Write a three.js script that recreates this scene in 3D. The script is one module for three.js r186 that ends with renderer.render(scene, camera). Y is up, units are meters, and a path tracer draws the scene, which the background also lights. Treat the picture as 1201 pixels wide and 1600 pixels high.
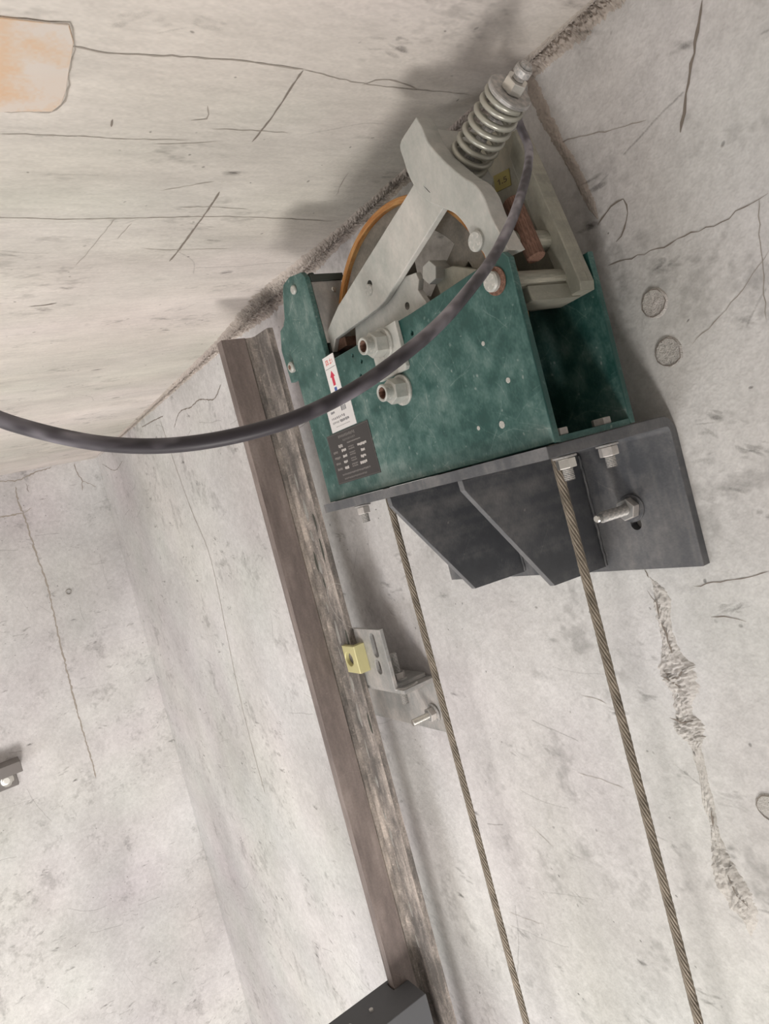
import * as THREE from 'three';
import { mergeGeometries, toCreasedNormals } from 'three/addons/utils/BufferGeometryUtils.js';
import { RoundedBoxGeometry } from 'three/addons/geometries/RoundedBoxGeometry.js';
import { Brush, Evaluator, SUBTRACTION } from 'three-bvh-csg';
import { RectAreaLightUniformsLib } from 'three/addons/lights/RectAreaLightUniformsLib.js';

// ---------------------------------------------------------------- camera, light, exposure
const R = THREE.MathUtils.degToRad;
const scene = new THREE.Scene();
const camera = new THREE.PerspectiveCamera(2 * THREE.MathUtils.radToDeg(Math.atan(800 / 1100)), 1201 / 1600, 0.02, 20);
camera.position.set(0, 0, 0.52);
camera.rotation.order = 'YXZ';
camera.rotation.set(R(-1.8), R(56.72), R(-14.7));
scene.add(camera);
const renderer = new THREE.WebGLRenderer({ antialias: true });
renderer.toneMapping = THREE.LinearToneMapping;
renderer.toneMappingExposure = 1.0;
renderer.shadowMap.enabled = true;
RectAreaLightUniformsLib.init();
// unseen lamps: low flood for the ceiling shadows, flat panel to soften wall shadows
const UNSEEN_LAMP = { pos: [0.12, -1.64, 1.0], aim: [-0.88, -1.34, 1.15], w: 0.54, h: 0.54, nits: 47, color: 0xfffaf5 };
const UNSEEN_PANEL = { pos: [-1.1, -0.95, 1.84], w: 0.8, h: 0.6, nits: 4, color: 0xf8faff };
const unseenLampLight = new THREE.RectAreaLight(UNSEEN_LAMP.color, UNSEEN_LAMP.nits, UNSEEN_LAMP.w, UNSEEN_LAMP.h);
unseenLampLight.position.set(...UNSEEN_LAMP.pos); unseenLampLight.lookAt(...UNSEEN_LAMP.aim); scene.add(unseenLampLight);
const unseenPanelLight = new THREE.RectAreaLight(UNSEEN_PANEL.color, UNSEEN_PANEL.nits, UNSEEN_PANEL.w, UNSEEN_PANEL.h);
unseenPanelLight.position.set(...UNSEEN_PANEL.pos); unseenPanelLight.lookAt(UNSEEN_PANEL.pos[0], UNSEEN_PANEL.pos[1], 0); scene.add(unseenPanelLight);

// ---------------------------------------------------------------- helpers
let seed = 12345;
const rnd = () => { seed = (seed * 1664525 + 1013904223) >>> 0; return seed / 4294967296; };
const rr = (a, b) => a + (b - a) * rnd();
function lattice(n, m) { const a = new Float32Array(n * m); for (let i = 0; i < a.length; i++) a[i] = rnd(); return a; }
const sm = t => t * t * (3 - 2 * t);
function addNoise(out, w, h, n, m, amp) {
  n = Math.round(n); m = Math.round(m);
  const L = lattice(n, m), cx0 = new Int32Array(w), cx1 = new Int32Array(w), fx = new Float32Array(w);
  for (let x = 0; x < w; x++) { const u = x / w * n, i = Math.floor(u); cx0[x] = i % n; cx1[x] = (i + 1) % n; fx[x] = sm(u - i); }
  for (let y = 0; y < h; y++) {
    const v = y / h * m, j = Math.floor(v), f = sm(v - j), r0 = (j % m) * n, r1 = ((j + 1) % m) * n;
    for (let x = 0; x < w; x++) {
      const a = L[r0 + cx0[x]] + (L[r0 + cx1[x]] - L[r0 + cx0[x]]) * fx[x];
      const b = L[r1 + cx0[x]] + (L[r1 + cx1[x]] - L[r1 + cx0[x]]) * fx[x];
      out[y * w + x] += amp * (a + (b - a) * f - 0.5);
    }
  }
  return out;
}
function field(w, h, octs) { const f = new Float32Array(w * h); for (const [n, m, a] of octs) addNoise(f, w, h, n, m, a); return f; }
function splat(f, w, h, cx, cy, rx, ry, ang, amp, rough = 0) {
  const rad = Math.ceil(Math.max(rx, ry) * 1.5), c = Math.cos(ang), s = Math.sin(ang);
  for (let y = -rad; y <= rad; y++) for (let x = -rad; x <= rad; x++) {
    const u = (x * c + y * s) / rx, v = (-x * s + y * c) / ry;
    let d = 1 - (u * u + v * v);
    if (d <= 0) continue;
    if (rough) d *= 1 - rough * rnd();
    const px = ((cx + x) % w + w) % w, py = ((cy + y) % h + h) % h;
    f[py * w + px] += amp * Math.min(1, d * 1.6);
  }
}
function dataTex(w, h, fn, srgb, repeat = [1, 1]) {
  const d = new Uint8Array(w * h * 4), o = [0, 0, 0];
  for (let i = 0; i < w * h; i++) {
    fn(i, o, i % w, (i / w) | 0);
    for (let k = 0; k < 3; k++) d[i * 4 + k] = Math.max(0, Math.min(255, o[k]));
    d[i * 4 + 3] = 255;
  }
  const t = new THREE.DataTexture(d, w, h, THREE.RGBAFormat);
  t.wrapS = t.wrapT = THREE.RepeatWrapping; t.magFilter = THREE.LinearFilter; t.minFilter = THREE.LinearMipmapLinearFilter; t.generateMipmaps = true;
  if (srgb) t.colorSpace = THREE.SRGBColorSpace;
  t.repeat.set(...repeat); t.needsUpdate = true;
  return t;
}
const std = o => new THREE.MeshStandardMaterial(o);
const used = {};
function numbered(n) { if (!(n in used)) { used[n] = 0; return n; } used[n]++; return n + '_' + String(used[n]).padStart(3, '0'); }
function mesh(name, geo, mat, parent, label) {
  const m = new THREE.Mesh(Array.isArray(geo) ? mergeGeometries(geo.map(g => { const q = g.index ? g.toNonIndexed() : g; for (const k of Object.keys(q.attributes)) if (!['position', 'normal', 'uv'].includes(k)) q.deleteAttribute(k); return q; })) : geo, mat);
  m.name = parent ? name : numbered(name); m.castShadow = m.receiveShadow = true;
  if (label) m.userData.label = label;
  (parent || scene).add(m);
  return m;
}
function thing(name, label, category, pos = [0, 0, 0], group) {
  const o = new THREE.Group(); o.name = numbered(name); o.position.set(...pos); o.userData = { label, category };
  if (group) o.userData.group = group;
  scene.add(o);
  return o;
}
// a group holding parts given in world coordinates: the group sits at the base, an offset is taken off each geometry
const off = (geo, p) => { geo.translate(-p[0], -p[1], -p[2]); return geo; };
function shapeOf(pts, holes = []) {
  const s = new THREE.Shape(pts.map(p => new THREE.Vector2(...p)));
  for (const h of holes) s.holes.push(h.length === 3 && !Array.isArray(h[0]) ? new THREE.Path().absarc(h[0], h[1], h[2], 0, Math.PI * 2, true) : new THREE.Path(h.map(p => new THREE.Vector2(...p))));
  return s;
}
function plate(pts, z0, z1, bev = 0.0006, holes, seg = 2) {
  const s = pts instanceof THREE.Shape ? pts : shapeOf(pts, holes);
  const g = new THREE.ExtrudeGeometry(s, { depth: Math.max(1e-5, z1 - z0 - 2 * bev), bevelEnabled: bev > 0, bevelThickness: bev, bevelSize: bev, bevelOffset: -bev, bevelSegments: seg, curveSegments: 16 });
  g.translate(0, 0, z0 + bev);
  return g;
}
// profile drawn as [z, y], swept along X from x0 to x1
function sweepX(pts, x0, x1, bev = 0.0006, holes) { const g = plate(pts, 0, x1 - x0, bev, holes); g.rotateY(-Math.PI / 2); g.translate(x1, 0, 0); return g; }
// profile drawn as [x, z], swept along Y from y0 to y1
function sweepY(pts, y0, y1, bev = 0) { const g = plate(pts.map(([x, z]) => [x, -z]), 0, y1 - y0, bev); g.rotateX(-Math.PI / 2); g.translate(0, y0, 0); return g; }
const V = (x, y, z) => new THREE.Vector3(x, y, z);
function along(g, a, dir) { g.applyQuaternion(new THREE.Quaternion().setFromUnitVectors(V(0, 1, 0), V(...dir).normalize())); g.translate(...a); return g; }
const hexPts = (r, t = 0) => Array.from({ length: 6 }, (_, i) => [r * Math.cos(i * Math.PI / 3 + t), r * Math.sin(i * Math.PI / 3 + t)]);
// turned solid: profile of [radius, height], from a along dir
function turned(prof, a, dir, seg = 28) { const g = new THREE.LatheGeometry(prof.map(p => new THREE.Vector2(...p)), seg); return along(toCreasedNormals(g, 0.6), a, dir); }
function rod(r, len, a, dir, ch = 0.0006, seg = 24) { return turned([[0, 0], [r - ch, 0], [r, ch], [r, len - ch], [r - ch, len], [0, len]], a, dir, seg); }
function hexAlong(r, len, a, dir, twist = 0) { const g = plate(hexPts(r, twist), 0, len, 0.0007); g.rotateX(-Math.PI / 2); return along(g, a, dir); }
function threads(r, len, a, dir, pitch = 0.0013) { const p = [[0, 0]]; const n = Math.round(len / pitch); for (let i = 0; i < n; i++) { p.push([r, i * pitch], [r * 0.88, (i + 0.5) * pitch]); } p.push([r * 0.8, len], [0, len]); return turned(p, a, dir, 20); }
const at = (a, dir, t) => { const d = V(...dir).normalize(); return [a[0] + d.x * t, a[1] + d.y * t, a[2] + d.z * t]; };
function tube(pts, r, seg = 120, rad = 10, tension = 0.5) { return new THREE.TubeGeometry(new THREE.CatmullRomCurve3(pts.map(p => V(...p)), false, 'centripetal', tension), seg, r, rad, false); }
// rounded rectangle (x0..x1, y0..y1)
function rrect(x0, y0, x1, y1, r) { const s = new THREE.Shape(); s.moveTo(x0 + r, y0); s.lineTo(x1 - r, y0); s.absarc(x1 - r, y0 + r, r, -Math.PI / 2, 0); s.lineTo(x1, y1 - r); s.absarc(x1 - r, y1 - r, r, 0, Math.PI / 2); s.lineTo(x0 + r, y1); s.absarc(x0 + r, y1 - r, r, Math.PI / 2, Math.PI); s.lineTo(x0, y0 + r); s.absarc(x0 + r, y0 + r, r, Math.PI, 1.5 * Math.PI); return s; }

// ---------------------------------------------------------------- surface textures
function concreteTextures(w, h, size, { streak = false } = {}) {
  const coarse = field(w, h, streak ? [[4, 6, 0.9], [10, 14, 0.7], [8, 40, 0.35], [30, 30, 0.5], [40, 160, 0.2]] : [[4, 4, 1], [9, 9, 0.7], [22, 22, 0.5], [60, 60, 0.35]]);
  const fine = field(w, h, streak ? [[90, 200, 0.8], [500, 500, 0.9]] : [[180, 180, 1], [480, 480, 0.8], [w / 2, h / 2, 0.8]]);
  const hue = field(w, h, [[5, 5, 1], [13, 13, 0.8]]);
  const hue2 = field(w, h, [[4, 4, 1], [11, 11, 0.8]]);
  const dirt = new Float32Array(w * h), pit = new Float32Array(w * h);
  const area = w * h / 4e6, blot = field(w, h, [[14, 14, 1.0], [34, 34, 0.9], [90, 90, 0.7], [260, 260, 0.5]]).map(q => Math.min(0.8, Math.max(0, q - 0.42) * 1.6));
  for (let i = 0; i < 260 * area; i++) splat(pit, w, h, (rnd() * w) | 0, (rnd() * h) | 0, rr(1.2, 4.5), rr(1.2, 3.5), rnd() * 3, rr(0.3, 1), 0.3);
  for (let i = 0; i < 150 * area; i++) {        // smudges: little clusters of short dashes
    const cx = rnd() * w, cy = rnd() * h, n = 3 + rnd() * 9, sp = rr(6, 26), a = rr(-0.5, 0.3), am = rr(0.12, 0.5);
    for (let k = 0; k < n; k++) splat(dirt, w, h, (cx + rr(-sp, sp) * 1.4) | 0, (cy + rr(-sp, sp) * 0.6) | 0, rr(4, 20), rr(1.2, 5), a + rr(-0.4, 0.4), am * rr(0.4, 1), 0.7);
  }
  for (let i = 0; i < 34 * area; i++) {         // scratches
    let x = rnd() * w, y = rnd() * h, a = rr(-0.25, 0.25) + (rnd() < 0.25 ? 1.1 : 0); const len = rr(40, 240), am = rr(0.08, 0.3);
    for (let t = 0; t < len; t++) { a += rr(-0.04, 0.04); x += Math.cos(a); y += Math.sin(a); splat(dirt, w, h, x | 0, y | 0, 1.6, 1.6, 0, am, 0.8); }
  }
  const map = dataTex(w, h, (i, o) => {
    const t = 204 + 20 * coarse[i] + 12 * fine[i] - 30 * Math.max(0, blot[i]) - 70 * Math.min(1.2, dirt[i]) - 62 * Math.min(1.1, pit[i]);
    const k = hue[i], q = hue2[i];
    o[0] = t + 1 + 2 * k; o[1] = t - 1 - 1.3 * k + 1.2 * q; o[2] = t - 3 + 0.5 * k - 2 * q;
  }, true, [1 / size, 1 / size * w / h]);
  const bump = dataTex(w, h, (i, o) => { o[0] = o[1] = o[2] = 150 + 26 * coarse[i] + 40 * fine[i] - 110 * Math.min(1, pit[i]) - 18 * Math.min(1, dirt[i]); }, false, [1 / size, 1 / size * w / h]);
  return { map, bump };
}
const cw = concreteTextures(2048, 2048, 1.15);
const cc = concreteTextures(2048, 1024, 1.3, { streak: true });
const wallMat = std({ map: cw.map, bumpMap: cw.bump, bumpScale: 0.0011, roughness: 0.93, vertexColors: true, color: 0xffffff });
const ceilMat = std({ map: cc.map, bumpMap: cc.bump, bumpScale: 0.0010, roughness: 0.93, vertexColors: true, color: 0xfffaf3 });
const crackMat = std({ color: 0x857c73, roughness: 1 });
const crackPaleMat = std({ color: 0xa39b92, roughness: 1 });
const mortarMat = std({ map: cw.map, bumpMap: cw.bump, bumpScale: 0.003, roughness: 1, color: 0xfbf8f4 });
const seamMortarMat = std({ map: cw.map, bumpMap: cw.bump, bumpScale: 0.003, roughness: 1, color: 0xe9dfd6 });
// painted steel with dust lying on it, scale in metres
function paintTextures(base, dustC, amount, w, h, size, { vertical = true, chips = 40, amp = 0.42 } = {}) {
  const n = field(w, h, [[4, 3, 1], [9, 6, 0.8], [24, 14, 0.6], [70, 40, 0.45], [w / 3, h / 4, 0.35]]);
  const st = field(w, h, vertical ? [[30, 3, 1], [80, 6, 0.7], [220, 8, 0.4]] : [[3, 30, 1], [6, 80, 0.7]]);
  const chip = new Float32Array(w * h);
  for (let i = 0; i < chips; i++) splat(chip, w, h, (rnd() * w) | 0, (rnd() * h) | 0, rr(1, 5), rr(1, 4), rnd() * 3, rr(0.3, 0.9), 0.4);
  for (let i = 0; i < chips * 0.8; i++) { let x = rnd() * w, y = rnd() * h, a = rnd() * 6.3; const len = rr(15, 90), am = rr(0.1, 0.45); for (let t = 0; t < len; t++) { a += rr(-0.09, 0.09); x += Math.cos(a); y += Math.sin(a); splat(chip, w, h, x | 0, y | 0, 1.1, 1.1, 0, am, 0.6); } }
  const map = dataTex(w, h, (i, o) => {
    let d = amount + amp * n[i] + 0.25 * st[i]; d = Math.max(0, Math.min(0.85, d)); d = Math.min(1, d + 0.7 * chip[i]);
    const v = 1 + 0.10 * n[i];
    for (let k = 0; k < 3; k++) o[k] = (base[k] + (dustC[k] - base[k]) * d) * v;
  }, true, [1 / size, 1 / size * w / h]);
  const rough = dataTex(w, h, (i, o) => { const d = Math.max(0, Math.min(1, amount + 0.5 * n[i] + 0.3 * st[i])); o[0] = o[1] = o[2] = 105 + 120 * d; }, false, [1 / size, 1 / size * w / h]);
  return { map, rough };
}
const pg = paintTextures([32, 76, 71], [128, 142, 137], 0.31, 1024, 512, 0.42, { chips: 220, amp: 0.66 });
const greenMat = std({ map: pg.map, roughnessMap: pg.rough, roughness: 1, metalness: 0 });
const pk = paintTextures([88, 90, 94], [146, 142, 138], 0.18, 1024, 512, 0.4, { vertical: false, chips: 34 });
const greyMat = std({ map: pk.map, roughnessMap: pk.rough, roughness: 1 });
const pc = paintTextures([182, 184, 178], [194, 189, 183], 0.35, 512, 512, 0.2, { chips: 12 });
const creamMat = std({ map: pc.map, roughness: 0.62 });
const pd = paintTextures([150, 150, 138], [176, 170, 156], 0.3, 512, 512, 0.2, { chips: 10 });
const cheekMat = std({ map: pd.map, roughness: 0.5, metalness: 0.25 });
const pr = paintTextures([116, 105, 101], [152, 141, 135], 0.22, 512, 1024, 0.25, { chips: 20 });
const guideMat = std({ map: pr.map, roughness: 0.5, metalness: 0.12 });
const ps = paintTextures([112, 107, 103], [204, 192, 182], 0.42, 512, 1024, 0.22, { chips: 160, amp: 0.75 });
const rawSteelMat = std({ map: ps.map, roughness: 0.85, metalness: 0.1, bumpMap: ps.rough, bumpScale: 0.0008 });
const pz = paintTextures([168, 168, 166], [196, 188, 182], 0.3, 512, 512, 0.15, { chips: 20 });
const zincMat = std({ map: pz.map, roughness: 0.42, metalness: 0.25 });
const nutMat = std({ map: pc.map, roughness: 0.45, metalness: 0.2 });
const brightMat = std({ color: 0xd8d6d0, roughness: 0.25, metalness: 0.85 });
const springMat = std({ color: 0xb4b3a8, roughness: 0.34, metalness: 0.45 });
const yellowZincMat = std({ color: 0xe0d9a4, roughness: 0.35, metalness: 0.3 });
const rustN = field(256, 256, [[6, 6, 1], [20, 20, 0.8], [90, 90, 0.6]]);
const rustMat = std({ map: dataTex(256, 256, (i, o) => { const n = rustN[i]; o[0] = 114 + 36 * n; o[1] = 85 + 28 * n; o[2] = 71 + 26 * n; }, true, [12, 12]), roughness: 0.85 });
const orangeMat = std({ map: dataTex(256, 256, (i, o) => { const n = rustN[i]; o[0] = 186 + 26 * n; o[1] = 132 + 40 * n; o[2] = 76 + 40 * n; }, true, [9, 9]), roughness: 0.7 });
const sheaveMat = std({ map: dataTex(256, 256, (i, o) => { const n = rustN[i]; o[0] = 134 + 26 * n; o[1] = 128 + 24 * n; o[2] = 118 + 22 * n; }, true, [8, 8]), roughness: 0.8 });
const darkMat = std({ color: 0x3c403c, roughness: 0.8 });
const cabN = field(1024, 64, [[14, 2, 1], [40, 4, 1], [160, 8, 0.6]]);
const cableMat = std({ map: dataTex(1024, 64, (i, o) => { const n = cabN[i], d = Math.max(0, Math.min(1, 0.55 + 1.1 * n)); o[0] = 58 + 104 * d; o[1] = 54 + 104 * d; o[2] = 60 + 106 * d; }, true, [1, 1]), roughness: 0.48 });
const ropeMat = std({ map: dataTex(256, 64, (i, o) => { const n = rustN[i % 65536]; o[0] = 138 + 30 * n; o[1] = 128 + 28 * n; o[2] = 115 + 26 * n; }, true, [30, 1]), roughness: 0.55, metalness: 0.35 });

// ---------------------------------------------------------------- the shaft: walls, ceiling, car roof
const X0 = -2.3, X1 = 1.0, Y0 = -2.4, Y1 = 0.322, Z0 = 0, Z1 = 1.9;
const ph = Array.from({ length: 24 }, () => [rr(3, 14), rr(3, 14), rr(0, 6.3)]);
const bumpy = (u, v, k = 0) => { let s = 0; for (let i = 0; i < 6; i++) { const [a, b, c] = ph[(i + k) % 24]; s += Math.sin(a * u + b * v + c + 1.3 * Math.sin(b * u * 0.7 - a * v * 0.6)); } return s / 6; };
// a gently uneven slab; (u, v) run over the visible face, place(u, v, h) gives the point h metres proud of it
function slab(name, u0, u1, v0, v1, n, m, place, mat, k, amp = 0.0012, thick = 0.2) {
  const pos = [], uv = [], col = [], idx = [];
  for (let j = 0; j <= m; j++) for (let i = 0; i <= n; i++) {
    const u = u0 + (u1 - u0) * i / n, v = v0 + (v1 - v0) * j / m;
    pos.push(...place(u, v, amp * bumpy(u, v, k))); uv.push(u, v);
    const t = 1 + 0.045 * bumpy(u * 0.8, v * 0.8, k + 5) + 0.03 * bumpy(u * 2.7, v * 2.7, k + 9), p = 0.010 * bumpy(u * 1.1, v * 1.1, k + 3);
    col.push(t + p, t - 0.3 * p, t - p);
  }
  const q = n + 1;
  for (let j = 0; j < m; j++) for (let i = 0; i < n; i++) { const a = j * q + i; idx.push(a, a + 1, a + q, a + 1, a + q + 1, a + q); }
  // the back and the edges give it thickness
  const base = pos.length / 3, rim = [];
  for (let i = 0; i <= n; i++) rim.push(i); for (let j = 1; j <= m; j++) rim.push(j * q + n); for (let i = n - 1; i >= 0; i--) rim.push(m * q + i); for (let j = m - 1; j >= 1; j--) rim.push(j * q);
  const c4 = [[u0, v0], [u1, v0], [u1, v1], [u0, v1]];
  for (const [u, v] of c4) { pos.push(...place(u, v, -thick)); uv.push(u, v); col.push(1, 1, 1); }
  idx.push(base, base + 2, base + 1, base, base + 3, base + 2);
  const corner = [0, n, n + m, 2 * n + m];
  for (let s = 0; s < 4; s++) {
    const a = corner[s], b = s < 3 ? corner[s + 1] : rim.length;
    for (let r = a; r < b; r++) idx.push(rim[r], base + s, rim[(r + 1) % rim.length]);
    idx.push(rim[b % rim.length], base + s, base + (s + 1) % 4);
  }
  const g = new THREE.BufferGeometry();
  g.setAttribute('position', new THREE.Float32BufferAttribute(pos, 3)); g.setAttribute('uv', new THREE.Float32BufferAttribute(uv, 2)); g.setAttribute('color', new THREE.Float32BufferAttribute(col, 3));
  g.setIndex(idx); const ng = g.toNonIndexed(); ng.computeVertexNormals();
  const out = toCreasedNormals(ng, 0.5);
  const me = mesh(name, out, mat); me.userData.kind = 'structure';
  return me;
}
const onBack = (u, v, h) => [u, v, Z0 + h], onCeil = (u, v, h) => [v, Y1 - h, u], onLeft = (u, v, h) => [X0 + h, v, u];
const wallBack = slab('wall_back', X0 - 0.2, X1 + 0.2, Y0 - 0.2, Y1 + 0.002, 140, 84, onBack, wallMat, 0);
const wallLeft = slab('wall_left', Z1 + 0.2, Z0 - 0.002, Y0 - 0.2, Y1 + 0.002, 80, 80, onLeft, wallMat, 3);
slab('wall_right', Z0 - 0.002, Z1 + 0.2, Y0 - 0.2, Y1 + 0.002, 20, 20, (u, v, h) => [X1 - h, v, u], wallMat, 5);
slab('wall_front', X1 + 0.2, X0 - 0.2, Y0 - 0.2, Y1 + 0.002, 20, 20, (u, v, h) => [u, v, Z1 - h], wallMat, 7);
const ceiling = slab('ceiling', Z0 - 0.2, Z1 + 0.2, X1 + 0.2, X0 - 0.2, 90, 140, onCeil, ceilMat, 11);
slab('floor', X0 - 0.2, X1 + 0.2, Z1 + 0.2, Z0 - 0.2, 20, 20, (u, v, h) => [u, Y0 + h, v], wallMat, 13);

// cracks and grooves: narrow jagged strips with a V section
function crack(pts, wmm, place, k, mat, parent, name = 'crack', jag = 1) {
  const curve = new THREE.CatmullRomCurve3(pts.map(([u, v]) => V(u, v, 0)), false, 'centripetal');
  const L = curve.getLength(), n = Math.max(4, Math.round(L / 0.006)), pos = [], idx = [], uv = [];
  const P = curve.getSpacedPoints(n);
  for (let i = 0; i <= n; i++) {
    const p = P[i], a = P[Math.max(0, i - 1)], b = P[Math.min(n, i + 1)], d = Math.hypot(b.x - a.x, b.y - a.y) || 1;
    const nx = -(b.y - a.y) / d, ny = (b.x - a.x) / d, w = wmm * 0.0005 * (0.45 + 0.75 * rnd()) * (i === 0 || i === n ? 0.2 : 1), j = rr(-1, 1) * 0.0009 * jag;
    for (const s of [-1, 1]) { const u = p.x + nx * (j + s * w), v = p.y + ny * (j + s * w); pos.push(...place(u, v, 0.0012 * bumpy(u, v, k) + 0.0004)); uv.push(u, v); }
    if (i) { const c = 2 * i; idx.push(c - 2, c - 1, c, c - 1, c + 1, c); }
  }
  const g = new THREE.BufferGeometry(); g.setAttribute('position', new THREE.Float32BufferAttribute(pos, 3)); g.setAttribute('uv', new THREE.Float32BufferAttribute(uv, 2)); g.setIndex(idx); g.computeVertexNormals();
  return mesh(name, g, mat, parent);
}
const wallCracks = [
  [0.8, [[-0.234, 0.127], [-0.253, 0.127], [-0.267, 0.124], [-0.297, 0.127], [-0.311, 0.126], [-0.337, 0.129], [-0.368, 0.133]]],
  [2.5, [[-0.247, 0.269], [-0.254, 0.252], [-0.261, 0.239], [-0.270, 0.221], [-0.277, 0.207], [-0.282, 0.197]]],
  [0.7, [[-0.242, 0.092], [-0.249, 0.086], [-0.265, 0.074], [-0.289, 0.059], [-0.313, 0.048]]],
  [0.6, [[-0.241, 0.128], [-0.245, 0.107], [-0.249, 0.082], [-0.255, 0.047]]],
  [0.7, [[-0.387, 0.248], [-0.353, 0.236], [-0.332, 0.228], [-0.305, 0.220]]],
  [0.8, [[-0.296, -0.135], [-0.318, -0.139], [-0.335, -0.141], [-0.362, -0.146]]],
  [0.8, [[-0.354, -0.172], [-0.340, -0.172], [-0.324, -0.175]]],
  [1.3, [[-0.367, 0.167], [-0.359, 0.173], [-0.348, 0.176], [-0.339, 0.175], [-0.337, 0.170], [-0.342, 0.159], [-0.350, 0.150], [-0.355, 0.148]]],
  [1.2, [[-0.406, -0.128], [-0.405, -0.136]]],
  [0.6, [[-0.521, -0.258], [-0.499, -0.259], [-0.489, -0.263]]],
  [0.6, [[-0.552, -0.349], [-0.526, -0.349], [-0.495, -0.353]]],
  [0.7, [[-0.655, -0.436], [-0.638, -0.447], [-0.625, -0.455]]],
  [0.5, [[-0.747, -0.580], [-0.716, -0.577], [-0.680, -0.572]]],
  [2.6, [[-1.600, 0.285], [-1.580, 0.168], [-1.554, 0.060], [-1.518, -0.032], [-1.523, -0.120], [-1.540, -0.209], [-1.570, -0.377], [-1.577, -0.501], [-1.573, -0.607]]],
  [2.2, [[-1.212, 0.262], [-1.258, 0.247], [-1.339, 0.264], [-1.383, 0.262], [-1.465, 0.268], [-1.522, 0.248]]],
  [2, [[-1.572, 0.286], [-1.675, 0.295], [-1.750, 0.299]]],
  [1.8, [[-2.241, 0.292], [-2.113, 0.251], [-2.004, 0.260]]],
];
for (const [w, p] of wallCracks) crack(p, w, onBack, 0, w < 0.75 || w === 2.6 ? crackPaleMat : crackMat, wallBack);
const ceilCracks = [
  [1.6, [[-0.445, 0.368], [-0.447, 0.348], [-0.445, 0.323], [-0.441, 0.289], [-0.439, 0.256], [-0.438, 0.225], [-0.439, 0.201]]],
  [1.4, [[-0.448, 0.142], [-0.441, 0.134], [-0.438, 0.120], [-0.441, 0.103], [-0.445, 0.087]]],
  [0.8, [[-0.439, 0.201], [-0.443, 0.173], [-0.446, 0.143], [-0.445, 0.087], [-0.442, 0.023]]],
  [0.8, [[-0.548, 0.401], [-0.546, 0.361], [-0.545, 0.308], [-0.542, 0.260]]],
  [1, [[-0.524, 0.244], [-0.522, 0.211], [-0.521, 0.175]]],
  [1.3, [[-0.682, 0.45], [-0.682, 0.391], [-0.685, 0.324], [-0.682, 0.251], [-0.679, 0.183], [-0.682, 0.113], [-0.690, 0.033]]],
  [0.7, [[-0.551, 0.286], [-0.546, 0.255], [-0.542, 0.233]]],
  [0.7, [[-0.628, 0.259], [-0.616, 0.232], [-0.608, 0.212]]],
  [0.8, [[-0.660, 0.231], [-0.658, 0.198], [-0.662, 0.157]]],
  [0.8, [[-0.753, 0.246], [-0.760, 0.215], [-0.759, 0.178], [-0.759, 0.138]]],
  [1.8, [[-0.440, 0.201], [-0.456, 0.201], [-0.481, 0.200], [-0.507, 0.200], [-0.525, 0.201], [-0.539, 0.202]]],
  [2.4, [[-0.627, 0.200], [-0.656, 0.199], [-0.714, 0.200], [-0.759, 0.201], [-0.791, 0.203]]],
  [0.7, [[-0.684, 0.289], [-0.738, 0.297], [-0.793, 0.307]]],
  [0.7, [[-0.695, 0.270], [-0.730, 0.277]]],
  [2.4, [[-0.911, 0.343], [-0.910, 0.325], [-0.905, 0.312]]],
  [1.8, [[-0.520, 0.326], [-0.530, 0.325]]],
  [1.4, [[-0.514, 0.266], [-0.512, 0.260], [-0.510, 0.254], [-0.493, 0.259]]],
  [0.9, [[-0.579, 0.076], [-0.601, 0.072], [-0.628, 0.064]]],
];
for (const [w, p] of ceilCracks) crack(p.map(([x, z]) => [z, x]), w, onCeil, 11, w < 1.7 ? crackPaleMat : crackMat, ceiling, w > 1.7 ? 'groove' : 'crack', w > 1.7 ? 0.3 : 0.8);
const leftCracks = [
  [5, [[0.240, 0.282], [0.244, 0.225], [0.239, 0.198], [0.237, 0.116], [0.233, 0.047], [0.230, -0.033], [0.234, -0.120], [0.239, -0.246], [0.243, -0.403], [0.242, -0.542], [0.242, -0.612]]],
  [5, [[0.45, 0.205], [0.301, 0.204], [0.275, 0.203], [0.238, 0.200]]],
  [2.5, [[0.238, 0.200], [0.213, 0.212]]],
  [4, [[0.4, 0.303], [0.276, 0.304], [0.226, 0.299], [0.188, 0.310], [0.132, 0.319]]],
  [3, [[0.067, 0.318], [0.066, 0.289], [0.058, 0.263], [0.066, 0.229]]],
  [2.4, [[0.058, 0.263], [0.023, 0.235]]],
  [2, [[0.210, 0.256], [0.212, 0.286]]],
];
for (const [w, p] of leftCracks) crack(p, w, onLeft, 3, w > 2.2 ? crackPaleMat : crackMat, wallLeft, 'crack', 2);

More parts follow.
